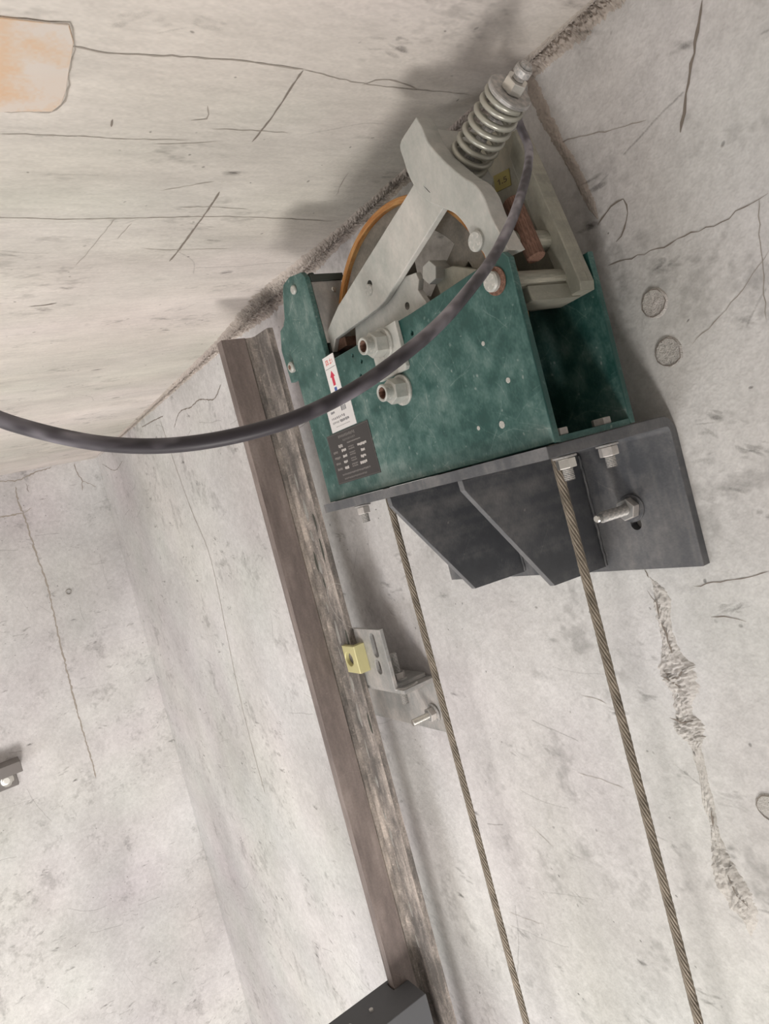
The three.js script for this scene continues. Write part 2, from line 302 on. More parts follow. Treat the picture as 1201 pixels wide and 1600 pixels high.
// lumpy mortar standing proud of a surface along a line: pts [u, v, half width, height]
function ridge(pts, place, k, mat, parent, name, bu = 0.6) {
  const C3 = new THREE.CatmullRomCurve3(pts.map(p => V(p[0], p[1], 0)), false, 'centripetal');
  const L = C3.getLength(), n = Math.round(L / 0.0016), m = 16, pos = [], idx = [], uv = [];
  let prev = 1, prevB = 1;
  for (let i = 0; i <= n; i++) {
    const t = i / n, p = C3.getPoint(t), tg = C3.getTangent(t), f = t * (pts.length - 1), a = Math.min(pts.length - 2, Math.floor(f)), g = f - a;
    prev = prev * 0.8 + 0.2 * rr(0.35, 1.7); prevB = prevB * 0.8 + 0.2 * rr(0.35, 1.7);
    const hw = pts[a][2] + (pts[a + 1][2] - pts[a][2]) * g, ht = pts[a][3] + (pts[a + 1][3] - pts[a][3]) * g, end = Math.min(1, Math.min(t, 1 - t) * 12);
    for (let j = 0; j <= m; j++) {
      const s = j / m * 2 - 1, w = hw * (s < 0 ? prev : prevB) * (0.3 + 0.7 * end), u = p.x - tg.y * s * w, v = p.y + tg.x * s * w;
      const edge = 1 - Math.pow(Math.abs(s), 3);
      pos.push(...place(u, v, 0.0012 * bumpy(u, v, k) - 0.0012 * (1 - edge) + ht * edge * (1 - bu + bu * 2 * rnd()) * end)); uv.push(u, v);
    }
    if (i) for (let j = 0; j < m; j++) { const c = i * (m + 1) + j, d = c - m - 1; idx.push(d, c, d + 1, d + 1, c, c + 1); }
  }
  const g = new THREE.BufferGeometry(); g.setAttribute('position', new THREE.Float32BufferAttribute(pos, 3)); g.setAttribute('uv', new THREE.Float32BufferAttribute(uv, 2)); g.setIndex(idx); g.computeVertexNormals();
  return mesh(name, g, mat, parent);
}
ridge([[-0.404, -0.134, 0.002, 0.001], [-0.399, -0.146, 0.008, 0.0022], [-0.398, -0.164, 0.010, 0.0022], [-0.400, -0.185, 0.007, 0.002], [-0.401, -0.203, 0.009, 0.0024], [-0.400, -0.218, 0.018, 0.003], [-0.398, -0.229, 0.020, 0.0034], [-0.400, -0.244, 0.013, 0.003], [-0.402, -0.262, 0.010, 0.0024], [-0.401, -0.272, 0.017, 0.003], [-0.401, -0.282, 0.017, 0.0028], [-0.400, -0.293, 0.006, 0.0016], [-0.400, -0.325, 0.005, 0.0016], [-0.401, -0.349, 0.006, 0.002], [-0.401, -0.367, 0.005, 0.0016], [-0.402, -0.391, 0.009, 0.0022], [-0.401, -0.409, 0.014, 0.003], [-0.396, -0.432, 0.018, 0.003], [-0.391, -0.448, 0.017, 0.0026], [-0.392, -0.468, 0.008, 0.0014]], onBack, 0, mortarMat, wallBack, 'mortar_ridge', 0.75);
for (const p of [[[-0.407, -0.147], [-0.401, -0.156], [-0.400, -0.172]], [[-0.412, -0.221], [-0.404, -0.228], [-0.395, -0.226], [-0.391, -0.219]], [[-0.416, -0.227], [-0.405, -0.231], [-0.396, -0.238]], [[-0.417, -0.267], [-0.405, -0.269], [-0.394, -0.266]], [[-0.401, -0.176], [-0.399, -0.19], [-0.398, -0.206]], [[-0.397, -0.35], [-0.400, -0.366]], [[-0.399, -0.41], [-0.393, -0.428], [-0.383, -0.437]]])
  crack(p, 1.6, (u, v, h) => onBack(u, v, h + 0.0030), 0, crackMat, wallBack, 'crack', 1.6);
// mortar and grout rubble along the joint of wall and ceiling
const seamOnWall = (u, v, h) => [u, v, h];
ridge([[0.05, 0.319, 0.008, 0.002], [-0.2, 0.318, 0.010, 0.003], [-0.33, 0.317, 0.012, 0.003], [-0.45, 0.318, 0.007, 0.002], [-0.6, 0.318, 0.006, 0.002], [-0.75, 0.317, 0.008, 0.002], [-0.86, 0.315, 0.012, 0.004], [-0.95, 0.313, 0.013, 0.004], [-1.1, 0.317, 0.009, 0.003], [-1.4, 0.318, 0.006, 0.002], [-2.25, 0.319, 0.005, 0.002]], seamOnWall, 0, seamMortarMat, wallBack, 'joint_mortar', 0.8);
ridge([[-0.40, 0.314, 0.009, 0.0016], [-0.394, 0.285, 0.008, 0.0016], [-0.388, 0.26, 0.007, 0.0014], [-0.381, 0.235, 0.006, 0.0014], [-0.374, 0.205, 0.006, 0.0012], [-0.366, 0.172, 0.005, 0.0012]], onBack, 0, seamMortarMat, wallBack, 'mortar_smear');
ridge([[0.006, -0.3, 0.007, 0.002], [0.006, -0.5, 0.006, 0.002], [0.008, -0.7, 0.009, 0.003], [0.016, -0.86, 0.017, 0.005], [0.018, -0.96, 0.017, 0.004], [0.010, -1.15, 0.010, 0.003], [0.005, -1.6, 0.006, 0.002], [0.004, -2.25, 0.006, 0.002]], onCeil, 11, seamMortarMat, ceiling, 'joint_mortar', 0.8);
// filled tie holes: a ring groove round a rough plug
function plug(x, y, r) {
  const g = [], n = 20;
  const pos = [], idx = [], uv = [];
  const prof = [[0, 0.0014], [0.45, 0.0012], [0.8, 0.001], [0.97, 0.0016], [1.08, 0.0009], [1.2, -0.001]];
  for (let i = 0; i < prof.length; i++) for (let j = 0; j <= n; j++) { const a = j / n * 6.2832, q = prof[i][0] * r * (i && j < n ? 1 + 0.06 * rr(-1, 1) : 1); const u = x + q * Math.cos(a), v = y + q * Math.sin(a); pos.push(...onBack(u, v, 0.0012 * bumpy(u, v, 0) + prof[i][1] + (i > 0 && i < 5 ? 0.0005 * rr(-1, 1) : 0))); uv.push(u * 4, v * 4); }
  for (let i = 0; i < prof.length - 1; i++) for (let j = 0; j < n; j++) { const a = i * (n + 1) + j, b = a + n + 1; idx.push(a, b, a + 1, a + 1, b, b + 1); }
  const gg = new THREE.BufferGeometry(); gg.setAttribute('position', new THREE.Float32BufferAttribute(pos, 3)); gg.setAttribute('uv', new THREE.Float32BufferAttribute(uv, 2)); gg.setIndex(idx); gg.computeVertexNormals();
  mesh('tie_hole_plug', gg, mortarMat, wallBack);
  crack(Array.from({ length: 13 }, (_, i) => [x + r * 1.02 * Math.cos(i * 0.5236 + 0.4), y + r * 1.02 * Math.sin(i * 0.5236 + 0.4)]), 0.9, (u, v, h) => onBack(u, v, h + 0.0014), 0, crackMat, wallBack, 'crack', 0.7);
}
plug(-0.335, 0.089, 0.0105); plug(-0.333, 0.048, 0.0108); plug(-0.343, -0.336, 0.011);
// raised collar standing in for a drill hole in the left wall
mesh('drill_hole_collar', turned([[0.0085, -0.002], [0.0085, 0.004], [0.0078, 0.005], [0.0066, 0.005], [0.006, 0.004], [0.006, -0.002]], [X0, -0.058, 0.179], [1, 0, 0], 20), mortarMat, wallLeft);
// orange-stained patch where the ceiling plaster has come away
{
  const poly = [[0.52, -0.435], [0.429, -0.433], [0.409, -0.428], [0.389, -0.427], [0.372, -0.426], [0.367, -0.440], [0.366, -0.454], [0.3655, -0.467], [0.364, -0.490], [0.365, -0.505], [0.370, -0.515], [0.387, -0.517], [0.403, -0.520], [0.426, -0.523], [0.52, -0.525]];
  const n = field(512, 512, [[3, 3, 1], [7, 7, 0.9], [18, 18, 0.6], [80, 80, 0.4]]), n2 = field(512, 512, [[4, 4, 1], [10, 10, 0.7]]);
  const tex = dataTex(512, 512, (i, o) => { const a = Math.max(0, Math.min(1, 0.42 + 0.8 * n[i])), b = Math.max(0, Math.min(1, 0.2 + 0.8 * n2[i])); const q = Math.max(0, a - 0.36) * 1.1; o[0] = 213 + 2 * q; o[1] = 201 - 26 * q + 6 * b; o[2] = 190 - 52 * q + 10 * b; }, true, [6, 6]);
  const g = plate(poly.map(([z, x]) => [z, x]), 0, 0.0022, 0.0006);
  const p = g.attributes.position; for (let i = 0; i < p.count; i++) { const u = p.getX(i), v = p.getY(i), h = p.getZ(i); p.setXYZ(i, ...onCeil(u, v, h - 0.0005)); }
  g.computeVertexNormals();
  mesh('stained_patch', g, std({ map: tex, roughness: 0.9, side: THREE.DoubleSide }), ceiling, 'orange-stained bare patch');
  crack([[0.45, -0.433], [0.409, -0.428], [0.389, -0.427], [0.372, -0.425], [0.366, -0.440], [0.365, -0.454], [0.3645, -0.467], [0.363, -0.490], [0.364, -0.505], [0.370, -0.516], [0.387, -0.518], [0.403, -0.521], [0.45, -0.524]], 1.2, (u, v, h) => onCeil(u, v, h + 0.0004), 11, crackPaleMat, ceiling);
}

// cut the two openings that let the rope through a horizontal plate
function ropeSlots(geo, y, extra = []) {
  const ev = new Evaluator(); ev.useGroups = false; let b = new Brush(geo.index ? geo.toNonIndexed() : geo);
  for (const x of [-0.6295, -0.387]) { const c = new Brush(new THREE.BoxGeometry(0.03, 0.06, 0.022)); c.position.set(x, y, 0.097); c.updateMatrixWorld(); b = ev.evaluate(b, c, SUBTRACTION); }
  for (const g of extra) { const c = new Brush(g); c.updateMatrixWorld(); b = ev.evaluate(b, c, SUBTRACTION); }
  return b.geometry;
}
// ---------------------------------------------------------------- mounting bracket (grey angle plate with two gussets)
{
  const B = [-0.508, -0.126, 0];
  const br = thing('mounting_bracket', 'dark grey steel angle bracket bolted to the concrete under the green governor', 'bracket', B);
  const t = 0.009, r = 0.016, s = new THREE.Shape();       // profile in (z, y)
  s.moveTo(0, -0.126); s.lineTo(t, -0.126); s.lineTo(t, -t - 0.005); s.absarc(t + 0.005, -t - 0.005, 0.005, Math.PI, Math.PI / 2, true); s.lineTo(0.152, -t); s.lineTo(0.152, 0); s.lineTo(r, 0); s.absarc(r, -r, r, Math.PI / 2, Math.PI, false); s.lineTo(0, -0.126);
  mesh('angle_plate', off(ropeSlots(sweepX(s, -0.674, -0.3425, 0.0007), -0.005, [plate(rrect(-0.402, -0.0905, -0.391, -0.063, 0.0054), -0.01, 0.02, 0)]), B), greyMat, br);
  for (const x of [-0.553, -0.446]) {
    const gu = mesh('gusset', off(sweepX([[t, -0.0092], [0.151, -0.0092], [0.1505, -0.0175], [0.079, -0.119], [t, -0.1215]], x, x + 0.006, 0.0005), B), greyMat, br);
    const pts = []; for (let i = 0; i <= 22; i++) pts.push([x + 0.0075 + rr(-0.0006, 0.0006), -0.016 - 0.104 * i / 22, t + 0.001]);
    mesh('weld', off(tube(pts, 0.0013, 60, 6), B), greyMat, gu);
  }
  // anchor bolt through the slot
  const a = [-0.3965, -0.0705, t], d = [0.06, 0.04, 1];
  const ab = mesh('anchor_bolt', off(threads(0.0048, 0.046, a, d), B), zincMat, br, 'galvanised anchor bolt');
  mesh('washer', off(rod(0.0125, 0.0022, at(a, d, 0.0002), d, 0.0004), B), greyMat, ab);
  mesh('nut', off(hexAlong(0.0098, 0.0085, at(a, d, 0.0026), d, 0.3), B), zincMat, ab);
  mesh('bolt_tip', off(rod(0.0034, 0.006, at(a, d, 0.046), d, 0.0008), B), brightMat, ab);
}

// ---------------------------------------------------------------- speed governor
const GB = [-0.509, 0, 0.099];
const gov = thing('speed_governor', 'green overspeed governor with cream clamping arm and coil spring on the grey bracket', 'governor', GB);
const gp = (name, geo, mat, parent = gov, label) => { const list = Array.isArray(geo) ? geo : [geo]; list.forEach(g => off(g, GB)); return mesh(name, list.length > 1 ? list : list[0], mat, parent, label); };
const FX0 = -0.674, FX1 = -0.3415, FT = 0.136, ZF = 0.143, ZB = 0.055;
// front plate with its tall left post, three small screw holes
const front = gp('front_plate', plate([[FX0, 0.001], [FX1, 0.001], [FX1, FT - 0.002], [FX1 - 0.004, FT + 0.003], [-0.46, FT], [-0.597, FT + 0.002], [-0.6065, FT + 0.004], [-0.6065, 0.226], [-0.612, 0.233], [-0.636, 0.238], [-0.652, 0.236], [-0.658, 0.229], [-0.668, 0.205], [FX0, 0.2]], 0.137, ZF, 0.0008, [[-0.5592, 0.1306, 0.0017], [-0.5474, 0.1212, 0.0017], [-0.5544, 0.1097, 0.0017], [-0.4647, 0.1208, 0.0019]]), greenMat);
gp('rear_plate', plate([[FX0, 0.001], [FX1 - 0.0015, 0.001], [FX1 - 0.0015, FT], [FX0, FT]], 0.049, ZB, 0.0008), greenMat);
gp('base_plate', ropeSlots(plate([[FX0, 0.0004], [FX1 - 0.002, 0.0004], [FX1 - 0.002, 0.005], [FX0, 0.005]], ZB, 0.137, 0.0004), 0.003), greenMat);
gp('post_ear', plate([[-0.702, 0.142], [-0.664, 0.142], [-0.664, 0.196], [-0.674, 0.205], [-0.696, 0.2], [-0.705, 0.18]], 0.130, 0.1366, 0.0008), greenMat);
for (const [x, y, r] of [[-0.686, 0.156, 0.006], [-0.662, 0.1405, 0.0055]]) { const s = gp('screw', rod(r, 0.006, [x, y, 0.1362], [0, 0, 1], 0.0015, 18), nutMat); gp('screw_socket', rod(r * 0.45, 0.0006, [x, y, 0.1420], [0, 0, 1], 0.0001, 6), rustMat, s); }
gp('screw', rod(0.0046, 0.0035, [-0.631, 0.2225, ZF], [0, 0, 1], 0.001, 18), nutMat);
// electrical switch behind the post: bright sheet channel with a dark green lid
{
  const sw = gp('switch_housing', sweepY([[-0.652, 0.1], [-0.608, 0.1], [-0.608, 0.1362], [-0.6095, 0.1362], [-0.6095, 0.1015], [-0.6505, 0.1015], [-0.6505, 0.1362], [-0.652, 0.1362]], 0.158, 0.2215, 0.0003), zincMat);
  gp('switch_lid', plate([[-0.654, 0.222], [-0.606, 0.222], [-0.606, 0.2285], [-0.654, 0.2285]], 0.097, 0.1365, 0.001), darkMat, sw);
  gp('lid_screw', rod(0.0035, 0.004, [-0.615, 0.2285, 0.13], [0, 1, 0]), darkMat, sw);
  gp('rivet', rod(0.0028, 0.002, [-0.6082, 0.212, 0.112], [1, 0, 0]), brightMat, sw);
  gp('contact_block', plate([[-0.650, 0.142], [-0.609, 0.142], [-0.609, 0.164], [-0.650, 0.164]], 0.103, 0.134, 0.001), darkMat, sw);
}
// sheave with orange rim, between the plates
{
  const c = [-0.509, 0.124, 0.098];
  const disc = gp('sheave', (() => { const s = new THREE.Shape(); s.absarc(c[0], c[1], 0.1195, 0, Math.PI * 2); for (let k = 0; k < 6; k++) { const h = new THREE.Path(), a0 = k * Math.PI / 3 + 0.62, a1 = a0 + 0.82; h.absarc(c[0], c[1], 0.098, a0, a1, false); h.absarc(c[0], c[1], 0.04, a1 - 0.1, a0 + 0.1, true); s.holes.push(h); } return plate(s, 0.091, 0.105, 0.001); })(), sheaveMat);
  const rim = []; for (const [r, z] of [[0.1185, 0.086], [0.1235, 0.086], [0.1245, 0.0875], [0.1245, 0.0895], [0.117, 0.0935], [0.1145, 0.098], [0.117, 0.1025], [0.1245, 0.1065], [0.1245, 0.1085], [0.1235, 0.110], [0.1185, 0.110], [0.1185, 0.086]]) rim.push([r, z - 0.098]);
  gp('sheave_rim', turned(rim, c, [0, 0, 1], 96), orangeMat, disc, 'orange painted sheave rim');
  gp('hub', turned([[0.008, -0.02], [0.026, -0.02], [0.028, -0.018], [0.028, 0.018], [0.026, 0.02], [0.008, 0.02]], c, [0, 0, 1], 40), sheaveMat, disc);
  gp('axle', rod(0.009, 0.084, [c[0], c[1], 0.054], [0, 0, 1]), zincMat, disc);
}
// clamping arm: cream plate rising from lower left to the spring seat
const arm = gp('clamping_arm', plate([[-0.6135, 0.148], [-0.6112, 0.169], [-0.5925, 0.1785], [-0.5779, 0.1852], [-0.4275, 0.2305], [-0.402, 0.1985], [-0.5035, 0.1622], [-0.5141, 0.1602], [-0.5654, 0.1592], [-0.598, 0.1582], [-0.6075, 0.148]], 0.126, 0.132, 0.0008, [[-0.519, 0.1835, 0.0046]]), creamMat);
gp('arm_pin', rod(0.0052, 0.0032, [-0.5215, 0.1793, 0.1308], [0.25, -0.1, 1], 0.001, 20), creamMat, arm);
gp('arm_foot', plate([[-0.608, 0.148], [-0.588, 0.148], [-0.588, 0.157], [-0.598, 0.1585]], 0.112, 0.127, 0.0006), rustMat, arm);
const seatPts = [[-0.4045, 0.2705], [-0.4015, 0.262], [-0.3985, 0.248], [-0.3915, 0.2345], [-0.3825, 0.2205], [-0.372, 0.2065], [-0.3625, 0.196], [-0.3575, 0.184], [-0.3555, 0.17], [-0.3515, 0.156], [-0.3465, 0.1405], [-0.371, 0.1425], [-0.372, 0.15], [-0.379, 0.159], [-0.3805, 0.168], [-0.3835, 0.177], [-0.3905, 0.188], [-0.402, 0.198], [-0.4145, 0.2085], [-0.4235, 0.221], [-0.429, 0.236], [-0.4305, 0.25], [-0.430, 0.2635], [-0.4135, 0.2685]];
const seatShape = () => { const s = new THREE.Shape(), c = new THREE.SplineCurve(seatPts.slice(0, 11).map(p => new THREE.Vector2(...p))), d = new THREE.SplineCurve(seatPts.slice(11).map(p => new THREE.Vector2(...p))); s.setFromPoints([...c.getPoints(40), ...d.getPoints(44)]); s.holes.push(new THREE.Path([[-0.4165, 0.2235], [-0.4115, 0.2188], [-0.4085, 0.2125], [-0.4118, 0.2138]].map(p => new THREE.Vector2(...p)))); return s; };
const seat = gp('spring_seat', plate(seatShape(), 0.118, 0.1345, 0.0011), creamMat, gov, 'curved cream lever end under the spring');
gp('seat_pad', rod(0.0075, 0.004, [-0.3745, 0.1595, 0.1335], [0, 0, 1], 0.001, 24), creamMat, seat);
gp('seat_web', plate([[-0.4135, 0.262], [-0.4045, 0.262], [-0.394, 0.236], [-0.388, 0.214], [-0.395, 0.207], [-0.407, 0.225]], 0.086, 0.1185, 0.0008), creamMat, seat);
// inner link plates
gp('link_plate', plate([[-0.4779, 0.174], [-0.462, 0.171], [-0.4605, 0.164], [-0.465, 0.157], [-0.459, 0.145], [-0.459, 0.132], [-0.58, 0.132], [-0.5696, 0.161], [-0.51, 0.166]], 0.1185, 0.1245, 0.0007, [[-0.484, 0.15, 0.004]]), creamMat);
{
  const nut = gp('hex_stub', hexAlong(0.0095, 0.02, [-0.4495, 0.1655, 0.102], [0.05, 0, 1], 0.2), creamMat);
  gp('stub_lug', plate([[-0.455, 0.168], [-0.43, 0.163], [-0.405, 0.15], [-0.405, 0.132], [-0.452, 0.132]], 0.104, 0.112, 0.001), cheekMat, nut);
}
// rear housing plate with raised rim, slot, pins and yellow number sticker
{
  const ch = gp('rear_housing', plate([[-0.476, 0.304], [-0.439, 0.2825], [-0.3665, 0.2425], [-0.3415, 0.113], [-0.343, 0.1065], [-0.377, 0.105], [-0.405, 0.112], [-0.418, 0.15], [-0.437, 0.155], [-0.437, 0.245]], 0.058, 0.0645, 0.0008), cheekMat);
  gp('housing_rim', plate([[-0.3665, 0.2425], [-0.3415, 0.113], [-0.343, 0.1065], [-0.377, 0.105], [-0.377, 0.1115], [-0.3625, 0.1135], [-0.3595, 0.118], [-0.3715, 0.175], [-0.378, 0.228]], 0.064, 0.074, 0.001), cheekMat, ch);
  gp('housing_foot', plate([[-0.377, 0.105], [-0.352, 0.105], [-0.3535, 0.1165], [-0.377, 0.1165]], 0.064, 0.118, 0.001), cheekMat, ch);
  gp('cross_pin', rod(0.0078, 0.062, [-0.3655, 0.1545, 0.064], [0, 0, 1], 0.0012), cheekMat, ch);
  gp('cross_pin', rod(0.0075, 0.066, [-0.3605, 0.1225, 0.07], [0, 0, 1], 0.0012), cheekMat, ch);
  gp('side_plate', plate([[-0.437, 0.207], [-0.415, 0.2], [-0.4, 0.16], [-0.4, 0.136], [-0.437, 0.136]], 0.075, 0.08, 0.0006), cheekMat, ch);
  const cv = document.createElement('canvas'); cv.width = 256; cv.height = 256; const cx = cv.getContext('2d');
  cx.fillStyle = '#a89c5c'; cx.fillRect(0, 0, 256, 256); cx.fillStyle = '#5a4d32'; cx.font = 'bold 120px sans-serif'; cx.textAlign = 'center'; cx.textBaseline = 'middle'; cx.fillText('1.5', 128, 132);
  const tx = new THREE.CanvasTexture(cv); tx.colorSpace = THREE.SRGBColorSpace;
  gp('number_sticker', new THREE.BoxGeometry(0.018, 0.013, 0.0004).rotateZ(-0.15).translate(-0.3985, 0.2195, 0.0648), std({ map: tx, roughness: 0.6 }), ch, 'small yellow sticker reading 1.5');
}
gp('rusty_pin', [rod(0.0072, 0.050, [-0.3535, 0.1365, 0.101], [-0.2, 0.97, -0.02], 0.001)], rustMat, gov, 'rusty brown steel pin');
// coil spring on its rod
{
  const A = V(-0.3995, 0.2285, 0.104), Bv = V(-0.3415, 0.2497, 0.104), ax = Bv.clone().sub(A), len = ax.length(); ax.normalize();
  const n1 = V(-ax.y, ax.x, 0), n2 = V(0, 0, 1), turns = 8.2, wr = 0.0023, cr = 0.0150;
  class Helix extends THREE.Curve { getPoint(t, o = V(0, 0, 0)) { const e = 0.09, a = t * turns * Math.PI * 2 + 2, lin = t < e ? t * 0.55 : t > 1 - e ? 1 - (1 - t) * 0.55 : e * 0.55 + (t - e) * (1 - 1.1 * e) / (1 - 2 * e); return o.copy(A).addScaledVector(ax, lin * len).addScaledVector(n1, cr * Math.cos(a)).addScaledVector(n2, cr * Math.sin(a)); } }
  const D = [ax.x, ax.y, 0], P = t => [A.x + ax.x * t, A.y + ax.y * t, A.z];
  gp('coil_spring', new THREE.TubeGeometry(new Helix(), 420, wr, 12, false), springMat);
  gp('spring_cup', turned([[0.004, -0.010], [0.0155, -0.010], [0.0172, -0.0085], [0.0172, -0.004], [0.0155, -0.0025], [0.004, -0.0025]], P(0), D, 40), darkMat);
  gp('spring_rod', threads(0.0046, len + 0.034, P(-0.008), D), zincMat);
  gp('spring_washer', turned([[0.0046, len + 0.0018], [0.0165, len + 0.0018], [0.0172, len + 0.0026], [0.0172, len + 0.0048], [0.0165, len + 0.0056], [0.0046, len + 0.0056]], P(0), D, 40), zincMat);
  gp('nut', hexAlong(0.0088, 0.0085, P(len + 0.0058), D, 0.2), brightMat);
  gp('nut', turned([[0, 0], [0.0058, 0], [0.0064, 0.0006], [0.0064, 0.005], [0.0055, 0.006], [0, 0.006]], P(len + 0.0175), D, 24), zincMat);
}
// cream strap on the front plate, with two hex nuts whose bolt ends have rusted sockets
{
  const st = gp('strap', plate([[-0.521, 0.0945], [-0.4795, 0.0945], [-0.4775, 0.097], [-0.4775, 0.1365], [-0.5, 0.1365], [-0.521, 0.1365]], ZF, 0.1475, 0.0007), creamMat);
  gp('paint_dot', rod(0.0033, 0.0006, [-0.4935, 0.1045, 0.1473], [0, 0, 1], 0.0002, 16), std({ color: 0xd9cf7a, roughness: 0.7 }), st);
  for (const [x, y, z] of [[-0.5, 0.1235, 0.1475], [-0.4965, 0.0805, ZF]]) {
    const n = gp('hex_nut', hexAlong(0.0112, 0.0125, [x, y, z + 0.0022], [0, 0, 1], 0.35), nutMat);
    gp('washer', rod(0.0138, 0.0025, [x, y, z - 0.0002], [0, 0, 1], 0.0005), nutMat, n);
    gp('bolt_end', turned([[0.005, 0.001], [0.0052, 0.0085], [0.0068, 0.0092], [0.0075, 0.0085], [0.0075, 0]], [x, y, z + 0.014], [0, 0, 1]), nutMat, n);
    gp('rusty_socket', turned([[0, 0.001], [0.0042, 0.0015], [0.0054, 0.0082], [0, 0.0082]].slice(0, 3), [x, y, z + 0.0142], [0, 0, 1], 6), rustMat, n);
  }
  // pin with pale round end at the upper right corner
  const p = gp('pivot_pin', rod(0.0072, 0.0055, [-0.3595, 0.1235, ZF - 0.0002], [0, 0, 1], 0.0012, 28), nutMat);
  gp('pivot_washer', rod(0.0100, 0.0014, [-0.358, 0.1232, ZF - 0.0001], [0, 0, 1], 0.0003), rustMat, p);
}
for (const [x, y, r] of [[-0.3705, 0.054, 0.0022], [-0.386, 0.0865, 0.0018], [-0.414, 0.0275, 0.0018], [-0.388, 0.0245, 0.003]]) gp('paint_chip', rod(r, 0.0004, [x, y, ZF - 0.0001], [0, 0, 1], 0.0001, 9), nutMat, front);
// holding-down bolts through the bracket shelf
for (const [x, z, tall] of [[-0.36, 0.117, 1], [-0.36, 0.067, 0], [-0.632, 0.13, 0], [-0.632, 0.067, 0]]) {
  const b = gp('holding_bolt', hexAlong(0.0075, 0.0055, [x, 0.0052, z], [0, 1, 0], 0.4), zincMat);
  gp('nut', hexAlong(0.0075, 0.0075, [x, -0.0195, z], [0, 1, 0], 0.5), tall ? brightMat : zincMat, b);
  gp('washer', rod(0.009, 0.0018, [x, -0.0116, z], [0, 1, 0], 0.0004), zincMat, b);
  gp('shank', threads(0.0042, 0.024, [x, -0.0285, z], [0, 1, 0]), zincMat, b);
}
// stickers and data plate: flat print
function printed(name, x0, y0, x1, y1, cw_, ch_, draw, parent, label, rough = 0.6) {
  const cv = document.createElement('canvas'); cv.width = cw_; cv.height = ch_; const c = cv.getContext('2d'); draw(c, cw_, ch_);
  const t = new THREE.CanvasTexture(cv); t.colorSpace = THREE.SRGBColorSpace;
  const g = new THREE.BoxGeometry(x1 - x0, y1 - y0, 0.0006).translate((x0 + x1) / 2, (y0 + y1) / 2, ZF + 0.0002);
  return gp(name, g, std({ map: t, roughness: rough }), parent, label);
}
printed('arrow_sticker', -0.6135, 0.096, -0.5915, 0.1435, 240, 520, (c, w, h) => {
  c.fillStyle = '#e9e6e4'; c.fillRect(0, 0, w, h);
  c.fillStyle = '#d4675c'; for (const [x, y, a, b] of [[50, 40, 12, 60], [50, 40, 50, 10], [70, 60, 34, 8], [60, 80, 50, 9], [92, 40, 10, 58], [130, 52, 36, 8], [146, 38, 9, 60], [126, 84, 44, 9], [184, 48, 8, 42]]) c.fillRect(x, y, a, b);
  c.fillStyle = '#6b6a6c'; c.fillRect(14, 132, w - 28, 5);
  c.fillStyle = '#cf3550'; c.beginPath(); c.moveTo(120, 165); c.lineTo(172, 235); c.lineTo(146, 235); c.lineTo(146, 330); c.lineTo(94, 330); c.lineTo(94, 235); c.lineTo(68, 235); c.closePath(); c.fill();
  c.fillStyle = '#3f5fa6'; c.beginPath(); c.moveTo(120, 500); c.lineTo(172, 430); c.lineTo(146, 430); c.lineTo(146, 350); c.lineTo(94, 350); c.lineTo(94, 430); c.lineTo(68, 430); c.closePath(); c.fill();
}, front, 'white sticker with red up arrow and blue down arrow');
const dashes = (c, x, y, n, w, h, gap, col) => { c.fillStyle = col; for (let i = 0; i < n; i++) { const q = w * rr(0.6, 1.1); c.fillRect(x, y + rr(-0.1, 0.1) * h, q, h * rr(0.75, 1.05)); x += q + gap; } };
printed('calibration_sticker', -0.631, 0.0695, -0.5815, 0.094, 500, 250, (c, w, h) => {
  c.fillStyle = '#dcd9d8'; c.fillRect(0, 0, w, h);
  dashes(c, 70, 40, 5, 14, 26, 5, '#4b4c55'); dashes(c, 290, 20, 4, 22, 52, 9, '#6a6a70');
  dashes(c, 60, 104, 8, 22, 26, 16, '#7c7a7c'); dashes(c, 60, 150, 6, 16, 22, 9, '#8a8888'); dashes(c, 210, 148, 9, 16, 28, 7, '#55545a'); dashes(c, 110, 202, 22, 10, 9, 4, '#9c9a9a');
  c.fillStyle = '#5a585a'; c.fillRect(330, 0, 150, 8); c.fillRect(20, 0, 130, 8);
}, front, 'white sticker with faint printed lines');
printed('data_plate', -0.645, 0.0165, -0.562, 0.0685, 830, 520, (c, w, h) => {
  c.fillStyle = '#3a3737'; c.fillRect(0, 0, w, h); c.strokeStyle = '#5b5857'; c.lineWidth = 5; c.strokeRect(10, 10, w - 20, h - 20);
  dashes(c, 230, 36, 11, 26, 30, 10, '#6f6b69'); dashes(c, 300, 84, 9, 26, 22, 10, '#65615f');
  dashes(c, 190, 128, 4, 20, 32, 5, '#b7b2ae'); dashes(c, 370, 128, 14, 16, 14, 5, '#85807d');
  const rows = [[180, 60, 230, 370, 550, 8], [240, 60, 230, 370, 590, 3], [300, 60, 220, 370, 560, 4], [358, 60, 210, 360, 520, 6]];
  for (const [y, a, b, d, e, k] of rows) { dashes(c, a, y, 5, 18, 24, 5, '#7d7875'); dashes(c, b, y, 4, 20, 28, 4, '#c9c4c0'); dashes(c, d, y - 8, 6, 16, 14, 5, '#7d7875'); dashes(c, d, y + 14, 6, 16, 14, 5, '#7d7875'); dashes(c, e, y, k, 22, 28, 5, '#cdc8c4'); }
  dashes(c, 130, 426, 40, 7, 18, 8, '#8a8583'); dashes(c, 150, 470, 24, 15, 18, 6, '#6f6b69');
}, front, 'black data plate with rows of white print', 0.4);

